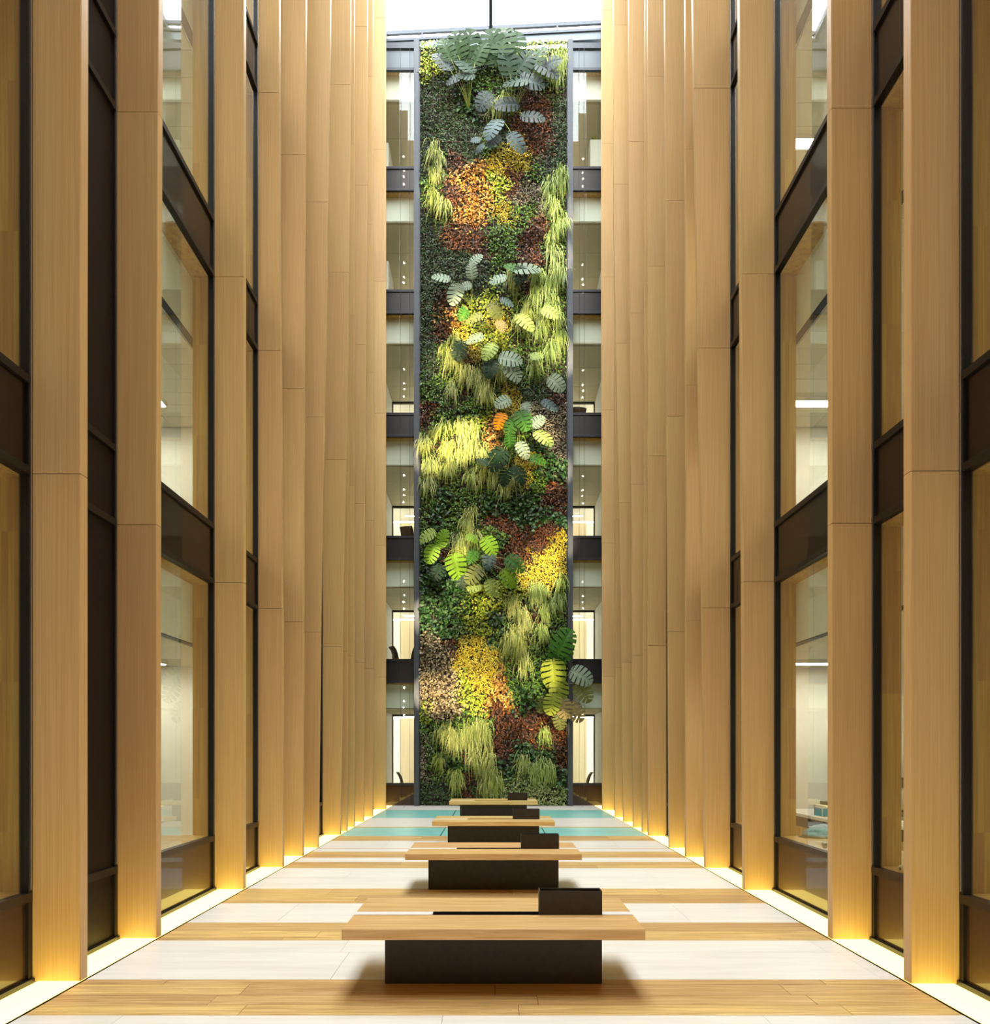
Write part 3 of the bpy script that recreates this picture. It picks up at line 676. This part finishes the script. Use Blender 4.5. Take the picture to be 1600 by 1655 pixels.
for p in sorted(set(patch_of.tolist())):
    sp = S_sp[p]; under = sp == 'G'
    spec = SP['B'] if under else SP[sp]
    mask = np.isin(near_seed, np.where(patch_of == p)[0]) & (keep_r < spec[2] * (.55 if under else 1) / NMAX)
    n = int(mask.sum())
    if n < 12: continue
    x, z = X[mask], Z[mask]
    dep = spec[4] * (.15 + 1.1 * lump[mask] * .6 + .55 * fine_l[mask]) * RNG.uniform(.25, 1.0, n)
    if under: dep *= .5
    P = np.stack([x, 23.19 - dep, z], 1)
    ang = RNG.normal(-math.pi / 2, 1.0, n)
    D = norm(np.stack([np.cos(ang), RNG.uniform(-.9, -.1, n), np.sin(ang) * .8], 1))
    Nr = norm(np.stack([RNG.normal(0, .45, n), -np.ones(n), RNG.normal(.55, .45, n)], 1))
    Nn = norm(Nr - D * (Nr * D).sum(1, keepdims=True))
    Ls = spec[0] * RNG.uniform(.7, 1.3, n); Ws = spec[1] * RNG.uniform(.75, 1.25, n)
    nm = 'undergrowth' if under else 'foliage'
    o = link(nm, leaf_mesh(nm, P, D, Nn, Ls, Ws, LM['B'] if under else LM[sp]))
    sd, lv = where(float(np.median(x)), float(np.median(z)))
    words = 'dense green leaves under hanging grass' if under else spec[5]
    lab = f'patch of {words}, {sd} of the planted wall {lv}'
    used[lab] = used.get(lab, 0) + 1
    if used[lab] > 1: lab = lab.replace('patch', ['', '', 'smaller second patch', 'third small patch', 'fourth small patch', 'fifth small patch'][min(used[lab], 5)])
    tag(o, lab, 'foliage', 'leaf patches of the planted wall', 'stuff')

# ---- hanging grass tufts
def tuft_mesh(seed, upright=False):
    r = random.Random(seed); m = MB()
    for _ in range(56):
        a = r.uniform(-1, 1); le = r.choice((r.uniform(.12, .35), r.uniform(.3, .62))); w_ = r.uniform(.005, .012)
        sx = a * r.uniform(.05, .34); out = r.uniform(.04, .30); rise = r.uniform(.0, .15) * (2.4 if upright else 1)
        x0, z0 = r.gauss(0, .07), r.gauss(0, .11); n = 6; V = []
        for i in range(n + 1):
            t_ = i / n; x = x0 + sx * (t_ ** .8) + .02 * a * math.sin(3 * t_); yq = -out * math.sin(min(t_ * 1.5, 1.57))
            zq = z0 + rise * math.sin(t_ * math.pi) - (0 if upright else 1) * le * t_ ** 1.9 + (le * .9 * t_ - .25 * le * t_ ** 3 if upright else 0)
            ww = w_ * (1 - t_ ** 2.2) + .0012
            V += [(x - ww, yq, zq), (x + ww, yq - .003, zq)]
        m.add(V, [(2*i, 2*i+1, 2*i+3, 2*i+2) for i in range(n)])
    return m.mesh('grass_tuft', LM['G'])
TM = [tuft_mesh(50 + i) for i in range(7)]; TU = [tuft_mesh(80 + i, True) for i in range(2)]
TUFTS = {}
rg = random.Random(5)
for (a, b, c) in seeds:
    if c != 'G': continue
    tops = ((0, 0), (rg.uniform(-13, 13), rg.uniform(-14, 14)))
    for k, (dx, dy) in enumerate(tops):
        if k and rg.random() < .35: continue
        x = max(-2.12, min(2.12, wx(a + dx + rg.uniform(-3, 3)))); z = wz(b - 10 + dy + rg.uniform(-4, 4))
        if z < .55: z = .62
        up = b < 145 and a > 860 and k == 0
        o = link('grass_tuft', rg.choice(TU if up else TM), None, (x, 23.12, z))
        s_ = rg.uniform(.75, 1.15); o.scale = (s_ * rg.choice((-1, 1)), s_, s_ * rg.uniform(.9, 1.2)); o.rotation_euler = (0, rg.uniform(-.12, .12), 0)
        lime = 1.0 if (650 < b < 800 and a < 800) else .9
        o.color = (lime, lime * rg.uniform(.95, 1), lime * rg.uniform(.6, .95), 1) if a < 860 else (.82, .92, .78, 1)
        sd, lv = where(x, z)
        kind = 'upright' if up else 'hanging'
        TUFTS.setdefault((sd, lv), []).append(o); tag(o, None, 'grass', f'grass tufts, {sd} of the planted wall, {lv}')
for (sd, lv), os_ in TUFTS.items():
    os_.sort(key=lambda o: -o.location.z)
    for i, o in enumerate(os_):
        nth_ = ['topmost', 'second highest', 'third highest', 'fourth highest', 'fifth highest', 'sixth highest', 'seventh highest', 'eighth highest', 'ninth highest'][i] if i < 9 else ['lowest', 'second lowest', 'third lowest', 'fourth lowest', 'fifth lowest', 'sixth lowest', 'seventh lowest', 'eighth lowest', 'ninth lowest'][len(os_) - 1 - i]
        o['label'] = f'{nth_} pale grass tuft at the {sd} {lv}' if len(os_) > 1 else f'lone pale grass tuft at the {sd}, {lv}'

# ---- split-leaf plants with big slotted leaves
def monstera_mesh():
    m = MB(); n = 7
    def marg(t):      # margin of the right half, t 0 at the lobe, 1 at the tip
        ang = math.pi * (.06 + .94 * t)
        return (.55 * math.sin(ang) ** .7 * (1 - .30 * t), -.16 + 1.16 * (1 - math.cos(ang * .98)) / 2 ** 1.0 * 1.0)
    def zc(x, y): return .22 * abs(x) - .42 * abs(x) ** 1.8 - .28 * max(0, y - .25) ** 2
    def P(x, y, s): return (x * s, y, zc(x, y))
    for s in (1, -1):
        prev_in = None
        for i in range(n):
            t0, t1 = i / n, (i + 1) / n; tm = t0 + (t1 - t0) * .42; te = t0 + (t1 - t0) * (.72 if i < n - 1 else 1)
            ts = t0 + (t1 - t0) * .04
            p0, p1, p2 = marg(ts), marg(tm), marg(te)
            fr = .30 if i else .14
            a = (p0[0] * fr, p0[1] * .9 + .0 - .03); b = (marg(t1)[0] * .30, marg(t1)[1] * .9 - .03) if i < n - 1 else (0, 1.0)
            ma, mb_ = (0, max(0, a[1] - .10)), (0, max(0.02, b[1] - .08)) if i < n - 1 else (0, .98)
            bq = (b[0], b[1] - (.035 if i < n - 1 else 0))
            V = [P(*ma, s), P(*a, s), P(*p0, s), P(*p1, s), P(*p2, s), P(*bq, s), P(*mb_, s)]
            Fc = [(0, 1, 5, 6), (1, 2, 3), (1, 3, 4), (1, 4, 5)]
            if s < 0: Fc = [f[::-1] for f in Fc]
            m.add(V, Fc)
    return m
LEAFM = plain('glossy_split_leaf', (.5, .5, .5, 1), .5, 0, .16)
nt = LEAFM.node_tree; oi = nt.nodes.new('ShaderNodeObjectInfo'); L(nt, oi.outputs['Color'], nt.nodes['Principled BSDF'].inputs['Base Color'])
STALK = plain('leaf_stalk', srgb(120, 132, 50), .5, noise=.1)
MONO = monstera_mesh().mesh('leaf', LEAFM)
C_ = {'e': (30, 56, 16), 'c': (44, 56, 54), 'g': (54, 98, 30), 'd': (26, 50, 28), 'w': (126, 144, 122), 'l': (110, 148, 38), 'p': (140, 160, 84), 'o': (92, 98, 48), 'y': (122, 134, 42), 'n': (140, 126, 80), 'r': (214, 136, 20), 'b': (70, 88, 88)}  # greys w, b and c: white sky sheen painted in as leaf colour
MONS = [
 ('tall dark split-leaf plant reaching over the top edge, left of centre', (758, 178), '715,97,40,130,c 722,78,38,115,e 738,70,46,100,e 750,102,42,125,d 757,72,54,80,e 775,84,40,60,e 752,122,30,170,d 733,128,28,200,c'),
 ('tall dark split-leaf plant reaching over the top edge at the centre', (828, 185), '797,72,58,105,e 812,62,56,85,e 830,74,54,70,e 822,98,46,100,d 848,98,46,50,d 868,92,44,60,e 886,112,42,330,c 892,100,34,20,c 833,132,44,180,d 862,131,42,350,c 782,163,36,240,c 818,168,40,190,c 862,188,40,355,c'),
 ('grey split-leaf plant above the orange patch', (812, 200), '796,208,40,240,b 797,227,28,230,c 836,230,36,310,b 775,240,18,220,b 768,226,16,180,b'),
 ('pale split-leaf plant on long stalks beside the fourth spandrel, left of centre', (763, 500), '712,448,30,170,w 735,476,34,250,w 762,437,24,100,w 770,418,24,40,w 752,462,20,190,w 748,508,22,240,g'),
 ('split-leaf plant with one wide pale leaf above the fourth spandrel', (834, 495), '852,433,48,5,w 828,431,30,160,g 804,451,28,190,w 840,444,30,260,d'),
 ('split-leaf cluster of many small leaves beside the fourth storey window', (812, 560), '800,502,30,300,o 820,488,24,340,b 765,514,30,200,o 810,527,22,290,n 850,521,36,320,p 890,505,30,330,p 766,547,30,200,w 790,568,32,240,p 826,580,38,350,w 868,575,22,10,p 792,596,32,260,d 830,602,34,310,w 900,620,32,315,w 742,567,32,250,d'),
 ('split-leaf cluster with one orange leaf beside the third spandrel', (838, 690), '812,650,28,210,w 850,661,22,280,w 890,655,30,330,b 808,681,28,250,r 846,680,36,290,g 870,680,26,40,w 880,708,36,320,p 825,692,28,250,g 846,728,30,300,w 803,743,42,235,d 781,745,24,150,d 840,767,34,300,d 870,743,28,340,g 816,771,30,250,d 824,714,24,270,g'),
 ('bright lime split-leaf cluster beside the second spandrel, left of centre', (765, 905), '690,866,30,210,p 715,869,30,70,l 697,896,32,250,l 763,870,22,330,l 738,917,42,285,l 792,883,34,300,l 790,908,28,260,b 765,929,36,230,o 833,912,36,320,g 823,935,34,300,l 795,951,28,290,p 706,926,30,240,d 763,900,24,240,g 766,949,24,200,p 747,940,24,260,d'),
 ('large split-leaf plant leaning out over the right edge beside the lowest spandrel', (902, 1108), '912,1036,48,60,g 904,1058,48,240,g 895,1092,50,275,y 903,1119,40,265,y 941,1093,40,330,w 944,1119,38,300,o 892,1139,36,255,y 911,1146,34,280,n 931,1152,36,310,n 876,1141,26,240,o 905,1167,28,280,o'),
]
rm = random.Random(11)
for lab, (rx, ry), ls in MONS:
    root = Vector((wx(rx), 23.14, wz(ry)))
    t = empty('split_leaf_plant', root); tag(t, 'monstera-like '[:0] + lab, 'plant', 'split-leaf plants of the planted wall')
    for q in ls.split():
        a, b, sz, an, cc = q.split(','); a, b, sz, an = float(a), float(b), float(sz), math.radians(float(an))
        out = rm.uniform(.30, .48); k = (PY - out) / F
        c = Vector(((a - VPX) * k, PY - out, CAMZ + (VPY - b) * k)); le = sz * k * .88
        d = Vector((math.cos(an), rm.uniform(-.25, .1), math.sin(an))).normalized()
        nr = Vector((rm.uniform(-.3, .3), -1, rm.uniform(.15, .7))); nn = (nr - d * nr.dot(d)).normalized(); sx = d.cross(nn)
        basep = c - d * le * .45
        o = bpy.data.objects.new('leaf', MONO); COL.objects.link(o); o.parent = t
        Mx = Matrix((sx, d, nn)).transposed().to_4x4(); Mx.translation = basep - root
        o.matrix_local = Mx @ Matrix.Diagonal((le, le, le, 1))
        cl = srgb(*C_[cc]); v_ = rm.uniform(.85, 1.15); o.color = (cl[0] * v_, cl[1] * v_, cl[2] * v_, 1)
        if cc == 'r': o['label'] = 'single orange yellow leaf'
        p1 = basep - root; mid = p1 * .5 + Vector((0, -.12, .08))
        MB().tube([(0, 0, 0), tuple(mid * .6 + Vector((0, -.03, 0))), tuple((mid + p1) * .5), tuple(p1)], [.012, .010, .008, .006], 5).build('stalk', STALK, t)
# small yellow plant on the cabinet of the top storey
t = empty('potted_plant', (3.2, 24.42, 20.782)); tag(t, 'small yellow green plant in a pot on the tall white cabinet', 'plant')
MB().tube([(0, 0, 0), (0, 0, .1)], [.05, .07], 12).build('pot', BLACK_METAL, t)
n = 60; an = RNG.uniform(0, 6.28, n)
D = norm(np.stack([np.cos(an), np.sin(an), RNG.uniform(.2, 1.6, n)], 1)); Nr = norm(np.stack([np.zeros(n), -np.ones(n), RNG.uniform(.2, 1, n)], 1)); Nn = norm(Nr - D * (Nr * D).sum(1, keepdims=True))
o = link('leaves', leaf_mesh('leaves', np.tile([0, 0, .09], (n, 1)), D, Nn, RNG.uniform(.1, .2, n), RNG.uniform(.03, .05, n), LM['E']), t); o['kind'] = 'stuff'

# ------------------------------------------------------------------ track spotlights for the planting, fixed behind the eleventh fins
AIMS = {-1: [[(770,1130),(765,1075),(700,1120),(760,1200)], [(740,920),(790,880),(700,1000),(760,960)], [(750,715),(745,720),(755,712),(700,740)], [(760,520),(770,522),(790,540),(720,590)], [(760,310),(755,320),(710,310),(740,370)], [(700,90),(760,110),(720,160),(740,220)]],
         1: [[(860,1095),(780,1125),(800,1150),(880,1180)], [(870,910),(875,930),(850,1010),(900,870)], [(870,700),(820,720),(755,725),(890,760)], [(880,500),(860,540),(900,580),(790,520)], [(790,290),(820,340),(900,350),(890,420)], [(890,90),(830,110),(880,160),(860,220)]]}
NTH = ['ground', 'second', 'third', 'fourth', 'fifth', 'sixth']
body = MB().tube([(0, 0, -.07), (0, 0, .055)], .038, 14).mesh('body', WHITE_M)
lens = MB().tube([(0, 0, -.075), (0, 0, -.0705)], .032, 14).mesh('lens', LENS)
brk = MB().tube([(0, 0, .03), (0, 0, .10)], .01, 6).mesh('bracket', BLACK_METAL)
for s, nm in ((-1, 'left'), (1, 'right')):
    x, y = s * 3.16, (19.53 if s < 0 else 19.43)
    o = MB().box(x - .02 + s * .06, x + .02 + s * .06, y - .02, y + .02, 0, 22.8).build('lighting_track', BLACK_METAL); tag(o, f'thin vertical black lighting track behind the eleventh fin on the {nm}', 'track')
    for k in range(6):
        for j, dz in enumerate((4.0, 3.5, 3.3, 3.05)):
            z = dz + STOREY * k - .15
            if z > 22.4: continue
            t = empty('spotlight', (x, y, z))
            tag(t, f"{['topmost', 'second', 'third', 'lowest'][j]} white spotlight of the four on the {nm} track, {NTH[k]} storey", 'spotlight', f'spotlights of the {nm} track, {NTH[k]} storey')
            ax, ay = AIMS[s][k][j]
            d = Vector((wx(ax), PY, wz(ay))) - Vector((x, y, z))
            t.rotation_euler = d.to_track_quat('-Z', 'Y').to_euler()
            bo = link('body', body, t); link('lens', lens, bo); link('bracket', brk, t)
            ld = bpy.data.lights.new('spot', 'SPOT'); ld.energy = SPOT_W * (1.0 if k < 5 else .35); ld.color = (1, .80, .52)
            ld.spot_size = math.radians(22); ld.spot_blend = .8; ld.shadow_soft_size = .03
            lo = bpy.data.objects.new('spot', ld); COL.objects.link(lo); lo.parent = t; lo.location = (0, 0, -.09)
